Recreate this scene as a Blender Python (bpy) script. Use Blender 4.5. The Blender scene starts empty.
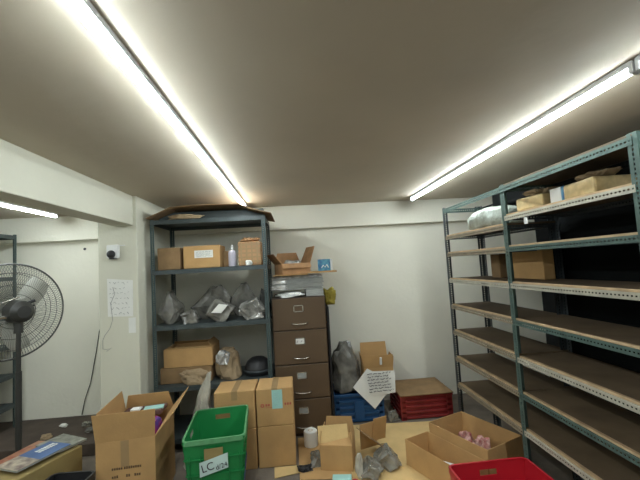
import bpy, math, random
from mathutils import Vector, Matrix, noise
R = math.radians
scn = bpy.context.scene
col = scn.collection

# ------------------------------------------------------------ camera, world, exposure
def make_camera():
    f_px, yaw, pitch, roll = 366.4, .0709, .0703, -.058
    f = Vector((math.sin(yaw)*math.cos(pitch), math.cos(yaw)*math.cos(pitch), math.sin(pitch)))
    r = f.cross(Vector((0, 0, 1))).normalized(); u = r.cross(f)
    r2 = r*math.cos(roll)+u*math.sin(roll); u2 = -r*math.sin(roll)+u*math.cos(roll)
    m = Matrix((r2, u2, -f)).transposed().to_4x4(); m.translation = Vector((0, 0, 1.58))
    cd = bpy.data.cameras.new('camera'); cd.sensor_width = 36; cd.lens = f_px/640*36
    cd.clip_start = .02
    c = bpy.data.objects.new('camera', cd); col.objects.link(c); c.matrix_world = m
    scn.camera = c
make_camera()
w = bpy.data.worlds.new('world'); scn.world = w; w.use_nodes = True
w.node_tree.nodes['Background'].inputs[0].default_value = (.8, .85, .9, 1)
w.node_tree.nodes['Background'].inputs[1].default_value = .15
scn.view_settings.view_transform = 'Standard'; scn.view_settings.look = 'None'
scn.view_settings.gamma = 1; scn.view_settings.use_curve_mapping = False
scn.view_settings.exposure = 0.95
TUBE = 42.0            # strength of the fluorescent tubes
TUBE_COL = (.89, .98, 1.0, 1)

# ------------------------------------------------------------ materials
def mat(name, c, rough=.6, metal=0, var=.12, scale=8, bump=0, bscale=40, c2=None, coords='Object', stretch=None, trans=0, alpha=1, spec=None):
    m = bpy.data.materials.new(name); m.use_nodes = True; nt = m.node_tree; n = nt.nodes; l = nt.links
    b = n['Principled BSDF']; b.inputs['Roughness'].default_value = rough; b.inputs['Metallic'].default_value = metal
    if trans: b.inputs['Transmission Weight'].default_value = trans
    if spec is not None: b.inputs['Specular IOR Level'].default_value = spec
    b.inputs['Alpha'].default_value = alpha
    tc = n.new('ShaderNodeTexCoord'); src = tc.outputs[coords]
    if stretch:
        mp = n.new('ShaderNodeMapping'); mp.inputs['Scale'].default_value = stretch; l.new(src, mp.inputs[0]); src = mp.outputs[0]
    nz = n.new('ShaderNodeTexNoise'); nz.inputs['Scale'].default_value = scale; nz.inputs['Detail'].default_value = 5
    l.new(src, nz.inputs['Vector'])
    cr = n.new('ShaderNodeValToRGB'); cr.color_ramp.elements[0].position = .3; cr.color_ramp.elements[1].position = .7
    a = c2 if c2 else tuple(v*(1-var) for v in c); d = c if c2 else tuple(min(1, v*(1+var)) for v in c)
    cr.color_ramp.elements[0].color = (*a, 1); cr.color_ramp.elements[1].color = (*d, 1)
    l.new(nz.outputs['Fac'], cr.inputs[0]); l.new(cr.outputs[0], b.inputs['Base Color'])
    if bump:
        n2 = n.new('ShaderNodeTexNoise'); n2.inputs['Scale'].default_value = bscale; n2.inputs['Detail'].default_value = 4
        l.new(src, n2.inputs['Vector'])
        bp = n.new('ShaderNodeBump'); bp.inputs['Strength'].default_value = bump; bp.inputs['Distance'].default_value = .02
        l.new(n2.outputs['Fac'], bp.inputs['Height']); l.new(bp.outputs[0], b.inputs['Normal'])
    return m
def emit(name, c, s):
    m = bpy.data.materials.new(name); m.use_nodes = True; n = m.node_tree.nodes
    b = n['Principled BSDF']; b.inputs['Base Color'].default_value = c
    b.inputs['Emission Color'].default_value = c; b.inputs['Emission Strength'].default_value = s
    return m
M = {}
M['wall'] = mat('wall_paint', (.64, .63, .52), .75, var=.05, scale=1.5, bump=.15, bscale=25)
M['wall_back'] = mat('wall_paint_lit', (.88, .86, .745), .75, var=.04, scale=1.5, bump=.15, bscale=25)  # same wall paint lightened, the back wall's stronger light put into its colour
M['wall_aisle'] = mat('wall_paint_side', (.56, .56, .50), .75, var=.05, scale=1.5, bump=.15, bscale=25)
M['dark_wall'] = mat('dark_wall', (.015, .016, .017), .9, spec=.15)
M['ceiling'] = mat('ceiling_paint', (.54, .475, .37), .7, var=.06, scale=1.3, bump=.25, bscale=5)
M['floor'] = mat('concrete', (.17, .14, .11), .85, var=.3, scale=5, bump=.2)
M['brown_ledge'] = mat('brown_ledge', (.075, .055, .042), .8, var=.3, scale=6)
M['tube'] = emit('tube_light', TUBE_COL, TUBE)
M['tube_side'] = emit('tube_light_side', TUBE_COL, TUBE*.17)
M['batten'] = mat('batten_white', (.7, .72, .75), .4, var=.02)
M['card'] = mat('cardboard', (.49, .295, .12), .85, var=.1, scale=6, bump=.08, bscale=60)
M['card_pale'] = mat('cardboard_pale', (.64, .45, .20), .85, var=.1, scale=6, bump=.08, bscale=60)
M['card_dark'] = mat('cardboard_dark', (.25, .155, .072), .88, var=.18, scale=7, bump=.1, bscale=50)
M['card_orange'] = mat('cardboard_orange', (.42, .235, .11), .85, var=.2, scale=12)
M['card_in'] = mat('cardboard_inside', (.34, .235, .12), .9, var=.12, scale=6)
M['tape'] = mat('packing_tape', (.36, .24, .12), .25, var=.05)
M['steel_green'] = mat('green_grey_steel', (.05, .075, .075), .5, .15, var=.2, scale=14)
M['steel_teal'] = mat('teal_steel', (.07, .115, .10), .5, .05, var=.2, scale=14)
M['steel_pale'] = mat('pale_steel', (.46, .44, .36), .5, .1, var=.15, scale=14)
M['steel_beige'] = mat('beige_steel', (.26, .215, .15), .55, .1, var=.2, scale=14)
M['steel_dark'] = mat('dark_steel', (.045, .055, .06), .5, .2, var=.25, scale=14)
M['steel_blue'] = mat('blue_grey_steel', (.055, .07, .072), .45, .15, var=.2, scale=10)
M['board'] = mat('brown_board', (.13, .088, .048), .8, var=.22, scale=5, bump=.1)
M['board_edge'] = mat('board_edge', (.48, .34, .20), .8, var=.22, scale=12)
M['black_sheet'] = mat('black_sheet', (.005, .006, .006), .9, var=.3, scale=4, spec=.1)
M['cabinet'] = mat('brown_enamel', (.10, .062, .032), .5, 0, var=.08, scale=3)
M['cabinet_dark'] = mat('brown_enamel_side', (.045, .028, .02), .45, .1, var=.08)
M['chrome'] = mat('chrome', (.6, .58, .52), .25, .9, var=.05)
M['paper'] = mat('white_paper', (.74, .74, .70), .8, var=.04, scale=5)
M['paper_grey'] = mat('grey_paper', (.33, .34, .32), .6, var=.3, scale=16, stretch=(1, 1, 12))
M['ink'] = mat('ink', (.05, .05, .06), .7)
M['ink_faint'] = mat('pencil', (.25, .25, .24), .8)
M['ink_brown'] = mat('brown_print', (.13, .075, .035), .8)
M['red_ink'] = mat('red_print', (.42, .09, .06), .8)
M['green'] = mat('green_plastic', (.012, .21, .055), .4, var=.1, scale=5)
M['green_edge'] = mat('worn_green_plastic', (.10, .30, .13), .5, var=.15, scale=20)
M['blue'] = mat('blue_plastic', (.006, .06, .17), .4, var=.15, scale=5)
M['red'] = mat('red_plastic', (.42, .012, .022), .38, var=.1, scale=5)
M['red_dark'] = mat('dark_red_plastic', (.22, .018, .018), .5, var=.2, scale=5)
M['black'] = mat('black_plastic', (.018, .018, .02), .45)
M['teal_paper'] = mat('pale_teal_paper', (.34, .60, .56), .7, var=.06)
M['label_paper'] = mat('pale_label', (.58, .74, .70), .7, var=.04)
M['white_plastic'] = mat('white_plastic', (.75, .76, .74), .35, var=.03)
M['yellow'] = mat('yellow_cloth', (.36, .29, .04), .8, var=.25, scale=18, bump=.3)
M['poly_grey'] = mat('grey_poly', (.24, .23, .20), .2, .0, c2=(.08, .077, .068), scale=9, bump=.5, bscale=9)
M['poly_dark'] = mat('dark_poly', (.05, .05, .046), .22, var=.5, scale=7, bump=.5, bscale=9)
M['poly_clear'] = mat('clear_poly', (.55, .53, .46), .12, c2=(.3, .29, .25), scale=14, bump=.6, bscale=18, trans=.6)
M['poly_white'] = mat('white_poly', (.62, .59, .50), .25, var=.2, scale=10, bump=.7, bscale=16, trans=.25)
M['foil'] = mat('silver_foil', (.6, .6, .58), .25, .5, var=.4, scale=15, bump=1, bscale=25)
M['foil_grey'] = mat('grey_foil', (.42, .41, .38), .22, .3, c2=(.10, .10, .09), scale=9, bump=.7, bscale=12)
M['bale'] = mat('baled_poly', (.46, .52, .48), .3, var=.5, scale=12, bump=.9, bscale=18, c2=(.24, .25, .2))
M['tan_paper'] = mat('kraft_paper', (.33, .24, .14), .8, var=.2, scale=8, bump=.6, bscale=12)
M['maroon'] = mat('maroon_board', (.12, .06, .05), .7)
M['magenta'] = mat('magenta_pack', (.55, .02, .08), .35, c2=(.03, .04, .3), scale=14)
M['rust'] = mat('rust_print', (.28, .06, .03), .5, c2=(.4, .25, .15), scale=14)
M['cover'] = mat('magazine_cover', (.05, .12, .30), .3, var=.2, scale=5)
M['cover_pale'] = mat('magazine_cover_lower', (.6, .52, .4), .3, c2=(.12, .08, .08), scale=22)
M['cover_grey'] = mat('magazine_cover_grey', (.12, .12, .10), .35, c2=(.3, .31, .26), scale=25)
M['olive'] = mat('olive_card', (.28, .21, .08), .8)
M['blue_box'] = mat('blue_pack', (.02, .11, .28), .4, c2=(.12, .38, .5), scale=30)
M['yellow_box'] = mat('cream_wrap', (.56, .43, .22), .5, var=.25, scale=18, bump=.3, bscale=25)
M['cord'] = mat('black_cord', (.03, .03, .03), .6)
M['lavender'] = mat('lavender_plastic', (.5, .48, .56), .4, var=.04)
M['wire'] = mat('guard_wire', (.10, .10, .09), .4, .5)
M['fan_grey'] = mat('fan_grey', (.035, .035, .032), .45, .1)
M['blade'] = mat('fan_blade', (.5, .5, .44), .6, 0)
M['pink'] = mat('pink_packs', (.30, .04, .04), .35, c2=(.6, .42, .36), scale=30, bump=.5)

# ------------------------------------------------------------ mesh helpers
class MB:
    def __init__(s): s.v = []; s.f = []
    def add(s, vs, fs):
        o = len(s.v); s.v += [Vector(v) for v in vs]; s.f += [tuple(i+o for i in f) for f in fs]; return s
    def box(s, x0, x1, y0, y1, z0, z1):
        return s.add([(x, y, z) for z in (z0, z1) for y in (y0, y1) for x in (x0, x1)],
                     [(0, 2, 3, 1), (4, 5, 7, 6), (0, 1, 5, 4), (2, 6, 7, 3), (0, 4, 6, 2), (1, 3, 7, 5)])
    def obox(s, c, size, m):
        c = Vector(c); h = [v/2 for v in size]
        return s.add([c+m@Vector((x*h[0], y*h[1], z*h[2])) for z in (-1, 1) for y in (-1, 1) for x in (-1, 1)],
                     [(0, 2, 3, 1), (4, 5, 7, 6), (0, 1, 5, 4), (2, 6, 7, 3), (0, 4, 6, 2), (1, 3, 7, 5)])
    def plate(s, pts, t=.004):
        p = [Vector(q) for q in pts]; n = (p[1]-p[0]).cross(p[2]-p[0]).normalized()*t; k = len(p)
        return s.add(p+[q-n for q in p], [tuple(range(k)), tuple(range(2*k-1, k-1, -1))]+[(i, i+k, (i+1) % k+k, (i+1) % k) for i in range(k)])
    def tube(s, pts, r, n=8, cap=True):
        pts = [Vector(p) for p in pts]; rings = []
        for i, p in enumerate(pts):
            d = (pts[min(i+1, len(pts)-1)]-pts[max(i-1, 0)]).normalized()
            a = d.orthogonal().normalized() if i == 0 else (rings_a - d*rings_a.dot(d)).normalized()
            rings_a = a; b = d.cross(a); rr = r[i] if isinstance(r, (list, tuple)) else r
            rings.append([p+(a*math.cos(t)+b*math.sin(t))*rr for t in [2*math.pi*k/n for k in range(n)]])
        vs = [v for g in rings for v in g]; fs = []
        for i in range(len(pts)-1):
            for k in range(n): fs.append((i*n+k, i*n+(k+1) % n, (i+1)*n+(k+1) % n, (i+1)*n+k))
        if cap: fs += [tuple(range(n-1, -1, -1)), tuple((len(pts)-1)*n+k for k in range(n))]
        return s.add(vs, fs)
    def ring(s, c, R_, r, axis='y', seg=48, n=6):
        pts = []
        c = Vector(c); vs = []; fs = []
        for i in range(seg):
            t = 2*math.pi*i/seg
            d = Vector((math.cos(t), 0, math.sin(t))) if axis == 'y' else Vector((math.cos(t), math.sin(t), 0))
            up = Vector((0, 1, 0)) if axis == 'y' else Vector((0, 0, 1))
            for k in range(n):
                a = 2*math.pi*k/n; vs.append(c+d*(R_+r*math.cos(a))+up*r*math.sin(a))
        for i in range(seg):
            for k in range(n):
                fs.append((i*n+k, i*n+(k+1) % n, ((i+1) % seg)*n+(k+1) % n, ((i+1) % seg)*n+k))
        return s.add(vs, fs)
    def lathe(s, prof, seg=24, c=(0, 0, 0)):
        c = Vector(c); n = len(prof); vs = []; fs = []
        for i in range(seg):
            t = 2*math.pi*i/seg
            for (r, z) in prof: vs.append(c+Vector((r*math.cos(t), r*math.sin(t), z)))
        for i in range(seg):
            for k in range(n-1):
                j = (i+1) % seg; fs.append((i*n+k, j*n+k, j*n+k+1, i*n+k+1))
        fs.append(tuple(i*n for i in range(seg-1, -1, -1))); fs.append(tuple(i*n+n-1 for i in range(seg)))
        return s.add(vs, fs)
    def slotted(s, p, d, wd, L, W, pitch=.02, hl=.011, hw=.0075):
        """perforated flange: strip along d (length L), width W along wd, one slot per pitch"""
        p = Vector(p); d = Vector(d); wd = Vector(wd); n = max(1, int(L/pitch)); e = L/n
        for i in range(n):
            a, b = i*e, (i+1)*e; m = (a+b)/2; c = W*.52
            o = [(a, 0), (b, 0), (b, W), (a, W)]; h = [(m-hl/2, c-hw/2), (m+hl/2, c-hw/2), (m+hl/2, c+hw/2), (m-hl/2, c+hw/2)]
            s.add([p+d*x+wd*y for x, y in o+h], [(0, 1, 5, 4), (1, 2, 6, 5), (2, 3, 7, 6), (3, 0, 4, 7)])
        return s
    def build(s, name, m, parent=None, loc=None, bevel=0, smooth=False, solid=0, seg=1):
        me = bpy.data.meshes.new(name); me.from_pydata([tuple(v) for v in s.v], [], s.f); me.update()
        import bmesh
        bm = bmesh.new(); bm.from_mesh(me)
        if solid: bmesh.ops.remove_doubles(bm, verts=bm.verts, dist=1e-5)
        bmesh.ops.recalc_face_normals(bm, faces=bm.faces); bm.to_mesh(me); bm.free()
        o = bpy.data.objects.new(name, me); col.objects.link(o)
        mm = M[m] if isinstance(m, str) else m; me.materials.append(mm)
        if parent: o.parent = parent
        if loc: o.location = loc
        if smooth:
            for p in me.polygons: p.use_smooth = True
        if solid:
            md = o.modifiers.new('thickness', 'SOLIDIFY'); md.thickness = solid; md.offset = 0
        if bevel:
            md = o.modifiers.new('bevel', 'BEVEL'); md.width = bevel; md.segments = seg; md.limit_method = 'ANGLE'; md.angle_limit = R(50)
        return o
def tag(o, label, cat, group=None, kind=None):
    o['label'] = label; o['category'] = cat
    if group: o['group'] = group
    if kind: o['kind'] = kind
    return o
def thing(name, label, cat, loc=(0, 0, 0), rz=0, group=None, rx=0, ry=0):
    o = bpy.data.objects.new(name, None); col.objects.link(o); o.location = loc; o.rotation_euler = (R(rx), R(ry), R(rz))
    o.empty_display_size = .05
    return tag(o, label, cat, group)
def struct(name, mb, m, bevel=0):
    o = mb.build(name, m, bevel=bevel); o['kind'] = 'structure'; return o
def copy_tree(o, parent=None):
    c = o.copy(); col.objects.link(c); c.parent = parent
    for ch in list(o.children): copy_tree(ch, c)
    return c
def text_part(name, s, size, m, parent, loc, rot, extrude=.0004):
    cu = bpy.data.curves.new(name, 'FONT'); cu.body = s; cu.size = size; cu.extrude = extrude
    o = bpy.data.objects.new(name, cu); cu.materials.append(M[m]); cu.align_x = 'CENTER'; cu.align_y = 'CENTER'
    tmp = o; col.objects.link(tmp); bpy.context.view_layer.update()
    me = bpy.data.meshes.new_from_object(tmp.evaluated_get(bpy.context.evaluated_depsgraph_get()))
    bpy.data.objects.remove(tmp); o2 = bpy.data.objects.new(name, me); col.objects.link(o2)
    if not me.materials: me.materials.append(M[m])
    o2.parent = parent; o2.location = loc; o2.rotation_euler = rot; return o2
def scribble(p, rt, up, W, H, rows, seed, th=.0018, off=.001, gap=.25, amp=.35, last=1.0):
    """handwritten looking lines on the plane spanned by rt / up, starting top left at p"""
    rnd = random.Random(seed); mb = MB(); p = Vector(p); rt = Vector(rt).normalized(); up = Vector(up).normalized(); n = rt.cross(up).normalized()
    rh = H/rows
    for r_ in range(rows):
        x = rnd.uniform(0, .08)*W; end = W*(last if r_ == rows-1 else rnd.uniform(.8, 1))
        y = -(r_+.5)*rh
        while x < end:
            wl = rnd.uniform(.08, .2)*W; pts = []; q = x
            while q < min(x+wl, end):
                pts.append(p+rt*q+up*(y+rnd.uniform(-amp, amp)*rh)+n*off); q += rh*.28
            if len(pts) > 1: mb.tube(pts, th/2, 4)
            x += wl+gap*rh
    return mb
def crumple(size, seed, amp=.35, sub=4, freq=2.2, top=1.0, ridge=.6, tilt=0, pw=.72):
    """a crumpled bag: uneven folded blob standing on z=0, size = (x, y, z)"""
    import bmesh
    bm = bmesh.new(); bmesh.ops.create_icosphere(bm, subdivisions=sub, radius=1)
    sub = min(sub, 4); rnd = random.Random(seed); o = Vector((rnd.uniform(-50, 50), rnd.uniform(-50, 50), rnd.uniform(-50, 50)))
    for v in bm.verts:
        d = v.co.normalized()
        a = noise.noise(d*freq*.6+o)*1.1; b = abs(noise.noise(d*freq*1.7+o*1.3)); c = abs(noise.noise(d*freq*4+o*.7))
        k = 1+amp*(a*1.2-b*ridge*1.7-c*ridge*.35+.25)
        q = Vector([math.copysign(abs(e)**pw, e) for e in d])
        v.co = q*k
        if tilt: v.co = Matrix.Rotation(R(tilt), 3, 'Y') @ v.co
        if top != 1.0:
            f = (v.co.z+1)/2; s_ = 1+(top-1)*max(0, min(1, f))**1.5; v.co.x *= s_; v.co.y *= s_
    zs = [v.co.z for v in bm.verts]; z0 = min(zs)*.62
    for v in bm.verts:
        if v.co.z < z0: v.co.z = z0+(v.co.z-z0)*.04
    zs = [v.co.z for v in bm.verts]; xs = [v.co.x for v in bm.verts]; ys = [v.co.y for v in bm.verts]
    for v in bm.verts:
        v.co = Vector(((v.co.x-(min(xs)+max(xs))/2)/(max(xs)-min(xs))*size[0], (v.co.y-(min(ys)+max(ys))/2)/(max(ys)-min(ys))*size[1], (v.co.z-min(zs))/(max(zs)-min(zs))*size[2]))
    bm.verts.index_update(); mb = MB(); mb.add([v.co.copy() for v in bm.verts], [tuple(v.index for v in f.verts) for f in bm.faces]); bm.free()
    return mb

# ------------------------------------------------------------ the room
YB, XL, XR, YF, ZC = 4.28, -3.5, 2.95, -1.6, 2.29
struct('floor', MB().box(XL, XR, YF, YB, -.1, 0), 'floor')
struct('ceiling', MB().box(XL, XR, YF, YB, ZC, ZC+.1), 'ceiling')
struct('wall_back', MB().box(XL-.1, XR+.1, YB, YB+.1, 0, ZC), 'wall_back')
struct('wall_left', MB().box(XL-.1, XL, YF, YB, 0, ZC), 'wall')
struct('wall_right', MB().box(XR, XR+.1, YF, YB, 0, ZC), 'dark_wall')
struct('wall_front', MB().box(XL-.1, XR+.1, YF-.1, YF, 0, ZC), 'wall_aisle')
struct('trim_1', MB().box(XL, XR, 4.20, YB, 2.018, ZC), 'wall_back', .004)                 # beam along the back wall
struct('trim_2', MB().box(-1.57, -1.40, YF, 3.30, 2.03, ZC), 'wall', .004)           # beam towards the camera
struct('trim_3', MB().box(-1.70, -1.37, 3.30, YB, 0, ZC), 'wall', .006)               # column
struct('trim_4', MB().box(XL, -1.70, 3.55, YB, 0, .11).box(XL, -2.88, 2.7, 3.549, 0, .11), 'brown_ledge', .006)          # raised ledge of the side bay

# ------------------------------------------------------------ tube lights
def tube_light(x, y0, y1, label, group=None):
    t = thing('tube_light', label, 'light', (x, (y0+y1)/2, ZC), 0, group)
    h = (y1-y0)/2
    MB().box(-.019, .019, -h, h, -.024, 0).build('batten', 'batten', t, bevel=.002)
    def arc(a0, a1, n):
        vs = []; r_ = .017
        for yy in (-h+.01, h-.01):
            for k in range(n+1):
                a = math.pi*(a0+(a1-a0)*k/n); vs.append((r_*math.cos(a), yy, -.0245+.024*math.sin(a)))
        return MB().add(vs, [(k, k+1, n+2+k, n+1+k) for k in range(n)])
    tb = arc(1.20, 1.80, 8).build('tube', 'tube', t)
    arc(1.02, 1.20, 3).build('diffuser_side', 'tube_side', tb); arc(1.80, 1.98, 3).build('diffuser_side', 'tube_side', tb)
    for s in (-1, 1):
        MB().box(-.020, .020, s*h-.01, s*h+.01, -.052, -.001).build('end_cap', 'batten', t, bevel=.003)
g = 'ceiling tube lights'
tube_light(-.507, .60, 3.89, 'long white tube light on the ceiling over the rack of cartons and filing cabinet', 'light')
tube_light(1.326, 1.26, 3.93, 'long white tube light on the ceiling running along the empty right rack')
tube_light(1.326, -1.45, 1.23, 'white tube light at the right photo edge, in line with the long right one')
tube_light(-2.47, .9, 3.98, 'short looking tube light in the side bay left of the ceiling beam')

tube_light(-.507, -1.5, .57, 'added fill tube on the ceiling, unseen behind the camera, in line with the left one')  # unseen tube, added as fill for the dim lower part of the room
tube_light(-2.47, -1.4, .87, 'added fill tube of the side bay, unseen behind the camera')  # also added out of view, more fill from the side bay

# ------------------------------------------------------------ right rack of slotted angle
X0, X1 = 1.40, 1.76
YP = [3.30, 2.335, 1.375]
rack = thing('storage_rack', 'long green slotted-angle rack with seven brown board shelves along the right side', 'rack', (X0, 2.335, 0))
def loc(mb, o):
    for i, v in enumerate(mb.v): mb.v[i] = v-Vector(o)
    return mb
RO = (X0, 2.335, 0)
def post(mb, x, y, sx, sy, h=2.05, W=.045):
    mb.slotted((x, y, 0), (0, 0, 1), (sx, 0, 0), h, W, hl=.012, hw=.008)
    mb.slotted((x, y, 0), (0, 0, 1), (0, sy, 0), h, W, hl=.012, hw=.008)
for i, y in enumerate(YP):
    for x, sx in ((X0, 1), (X1, -1)):
        mb = MB(); sy = -1 if i == 0 else 1
        if i == 1: sy = -1
        post(mb, x, y+(.02 if sy < 0 else -.02), sx, sy)
        loc(mb, RO).build('post', ('steel_dark' if (i == 0 or x == X1) else 'steel_teal'), rack, solid=.002)
far = [1.79, 1.635, 1.40, 1.165, .935, .70, .465]
near = [1.845, 1.64, 1.402, 1.165, .927, .70, .47]
def shelf(y0, y1, z, railm, edge, board='board', top=False):
    """board resting in a frame of slotted rails; z = height of the board's top"""
    b = loc(MB().box(X0+.024, X1-.003, y0+.003, y1-.003, z-.012, z), RO).build('shelf', board, rack)
    loc(MB().box(X0+.006, X0+.026, y0+.02, y1-.02, z-.008, z+.003), RO).build('shelf_edge', edge, b)
    for x, sg, nm_ in ((X0-.003, 1, railm), (X1, -1, 'steel_dark')):
        mb = MB()
        mb.slotted((x, y0+.01, z-.040), (0, 1, 0), (0, 0, 1), y1-y0-.02, .032)
        mb.add([(x, y0+.01, z-.012), (x, y1-.01, z-.012), (x+sg*.03, y1-.01, z-.012), (x+sg*.03, y0+.01, z-.012)], [(0, 1, 2, 3)])
        loc(mb, RO).build('rail', nm_, b, solid=.002)
    for y in (y0+.012, y1-.012):
        loc(MB().slotted((X0+.003, y, z-.040), (1, 0, 0), (0, 0, 1), X1-X0-.006, .028), RO).build('end_rail', 'steel_dark', b, solid=.002)
fm = ['steel_beige', 'steel_beige', 'steel_pale', 'steel_beige', 'steel_beige', 'steel_beige', 'steel_beige']
nm = ['steel_pale', 'steel_teal', 'steel_pale', 'steel_teal', 'steel_pale', 'steel_teal', 'steel_pale']
for z, m in zip(far, fm): shelf(YP[1], YP[0], z, m, 'board_edge')
for z, m in zip(near, nm): shelf(YP[2], YP[1], z, m, 'board_edge')
mb = MB()
mb.slotted((X0-.003, YP[2], 2.0), (0, 1, 0), (0, 0, 1), YP[0]-YP[2], .036)
m2 = MB().slotted((X1, YP[2], 2.0), (0, 1, 0), (0, 0, 1), YP[0]-YP[2], .036)
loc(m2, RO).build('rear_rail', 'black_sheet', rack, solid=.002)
for y in YP: mb.slotted((X0, y-.005, 2.0), (1, 0, 0), (0, 0, 1), X1-X0, .036)
loc(mb, RO).build('top_frame', 'steel_teal', rack, solid=.002)
loc(MB().box(X0, X1, YP[2], YP[1], 2.037, 2.047), RO).build('top_board', 'board', rack)
# next bay towards the camera, only its post and shelf ends matter
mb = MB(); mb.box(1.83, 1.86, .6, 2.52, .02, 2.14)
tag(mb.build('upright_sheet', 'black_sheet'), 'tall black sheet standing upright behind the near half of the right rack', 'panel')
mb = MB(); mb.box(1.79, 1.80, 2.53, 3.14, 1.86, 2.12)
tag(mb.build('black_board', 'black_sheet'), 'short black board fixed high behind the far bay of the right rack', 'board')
# ------------------------------------------------------------ left rack with cartons
def rack_small(name, label, x0, x1, y0, y1, h, levels, pm, sm, z_base=0):
    t = thing(name, label, 'rack', ((x0+x1)/2, y0, z_base)); O = ((x0+x1)/2, y0, z_base)
    for x, sx in ((x0, 1), (x1, -1)):
        for y, sy in ((y0, 1), (y1, -1)):
            mb = MB(); mb.slotted((x, y, z_base), (0, 0, 1), (sx, 0, 0), h-z_base, .036, hl=.010, hw=.005)
            mb.slotted((x, y, z_base), (0, 0, 1), (0, sy, 0), h-z_base, .036, hl=.010, hw=.005)
            loc(mb, O).build('post', pm, t, solid=.002)
    for z in levels:
        mb = MB().box(x0+.003, x1-.003, y0+.003, y1-.003, z-.004, z)
        s = loc(mb, O).build('shelf', sm, t)
        mb = MB()
        for y in (y0-.001, y1-.002): mb.box(x0+.002, x1-.002, y, y+.003, z-.04, z-.0035)
        for x in (x0, x1-.003): mb.box(x, x+.003, y0, y1, z-.04, z-.0035)
        loc(mb, O).build('rail', sm, s)
    return t
rack_small('storage_rack', 'dark blue-grey four-post rack holding cartons and grey poly bags, beside the column', -1.315, -.262, 3.45, 4.02, 2.09, [.12, .572, 1.118, 1.622, 2.085], 'steel_green', 'steel_blue')
rack_small('storage_rack', 'dark rack at the left edge of the photo, behind the pedestal fan', -3.46, -2.96, 2.85, 4.12, 2.10, [.35, .65, .95, 1.25, 1.65, 2.09], 'steel_green', 'steel_blue', .11)

# folded carton lying over the rack top
def arched_sheet():
    mb = MB(); prof = [(-1.33, 2.098), (-1.25, 2.13), (-1.11, 2.19), (-.9, 2.20), (-.5, 2.196), (-.36, 2.14), (-.20, 2.095)]
    n = len(prof); vs = []
    for y, k in ((3.39, 1), (3.7, .94), (4.05, .8)):
        for (x, z) in prof: vs.append((x, y, 2.092+(z-2.092)*k))
    fs = [(r*n+i, r*n+i+1, (r+1)*n+i+1, (r+1)*n+i) for r in range(2) for i in range(n-1)]
    return mb.add(vs, fs)
tag(arched_sheet().build('cardboard_sheet', 'card_dark', solid=.006), 'large dark flattened carton arched over the top of the rack beside the column', 'cardboard')
o = MB().box(-.50, .50, -.02, .02, 0, .085).build('steel_bar', 'steel_blue', loc=(-.78, 3.60, 2.088), bevel=.008)
tag(o, 'long dark blue-grey bar lying under the flattened carton on the rack top', 'bar')
o = crumple((.34, .12, .045), 5, .4, 4).build('paper_bundle', 'tan_paper', loc=(-1.0, 3.50, 2.088), smooth=True)
tag(o, 'crumpled pale paper bundle poking out under the flattened carton on the rack top', 'paper')

# ------------------------------------------------------------ cartons
def carton(label, x, y, z, w, d, h, rz=0, m='card', flaps=None, name='carton', tape=True, group=None, t=.005, cat='box', inm='card_in'):
    """closed carton, or (flaps given) an open one; origin at the centre of its base. flaps: side -> (angle out from vertical, length, taper)"""
    c = thing(name, label, cat, (x, y, z), rz, group)
    if flaps is None:
        MB().box(-w/2, w/2, -d/2, d/2, 0, h).build('body', m, c, bevel=.007, seg=2)
        if tape:
            mb = MB().box(-.024, .024, -d/2-.0008, d/2+.0008, h-.004, h+.0008)
            mb.box(-.024, .024, -d/2-.0009, -d/2+.001, h-.07, h-.002)
            mb.build('tape', 'tape', c)
        return c
    mb = MB(); mb.box(-w/2, w/2, -d/2, -d/2+t, 0, h); mb.box(-w/2, w/2, d/2-t, d/2, 0, h)
    mb.box(-w/2, -w/2+t, -d/2+t, d/2-t, 0, h); mb.box(w/2-t, w/2, -d/2+t, d/2-t, 0, h); mb.box(-w/2+t, w/2-t, -d/2+t, d/2-t, 0, t)
    mb.build('body', m, c, bevel=.0015)
    for s, (ang, L, tp) in flaps.items():
        a = R(ang); out = {'F': Vector((0, -1, 0)), 'B': Vector((0, 1, 0)), 'L': Vector((-1, 0, 0)), 'R': Vector((1, 0, 0))}[s]
        al = Vector((0, 0, 1)).cross(out); half = (w if s in 'FB' else d)/2; base = out*((d if s in 'FB' else w)/2)+Vector((0, 0, h))
        tip = out*math.sin(a)*L+Vector((0, 0, 1))*math.cos(a)*L
        p = [base-al*half, base+al*half, base+al*(half-tp)+tip, base-al*(half-tp)+tip]
        MB().plate(p, .004).build('flap', m, c)
    return c
# two by two stack beside the filing cabinet
g = 'stacked cartons in front of the cabinet'
carton('plain closed carton at the bottom right of the stack in front of the filing cabinet', -.224, 3.215, 0, .296, .30, .318, 0, tape=False)
c = carton('closed carton with red mark and teal slip, top right of the front stack', -.224, 3.215, .319, .296, .30, .295, 0, 'card')
mb = MB(); mb.box(-.022, .062, -.1525, -.1505, .135, .282); o = mb.build('slip', 'teal_paper', c); o['label'] = 'pale teal slip'
mb = scribble((-.012, -.1526, .26), (1, 0, 0), (0, 0, 1), .06, .1, 7, 3, th=.001); mb.build('writing', 'ink_faint', o)
mb = MB(); mb.ring((-.10, -.151, .165), .011, .004, 'y', 20)
for i, x in enumerate((-.075, -.055, .078, .098, .118)): mb.box(x, x+.013, -.1515, -.149, .158, .176)
mb.box(-.07, -.022, -.1515, -.149, .147, .149); mb.build('printed_mark', 'red_ink', c)
carton('closed carton at the bottom left of the stack, mostly behind the green crate', -.545, 3.215, 0, .325, .30, .315, 0, tape=False)
c = carton('closed carton, top left of the stack, its front partly behind the green crate', -.545, 3.215, .316, .325, .30, .298, 0)
mb = MB(); mb.box(.05, .065, -.1515, -.149, .02, .04); mb.box(.07, .085, -.1515, -.149, .02, .04); mb.build('printed_mark', 'red_ink', c)

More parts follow.
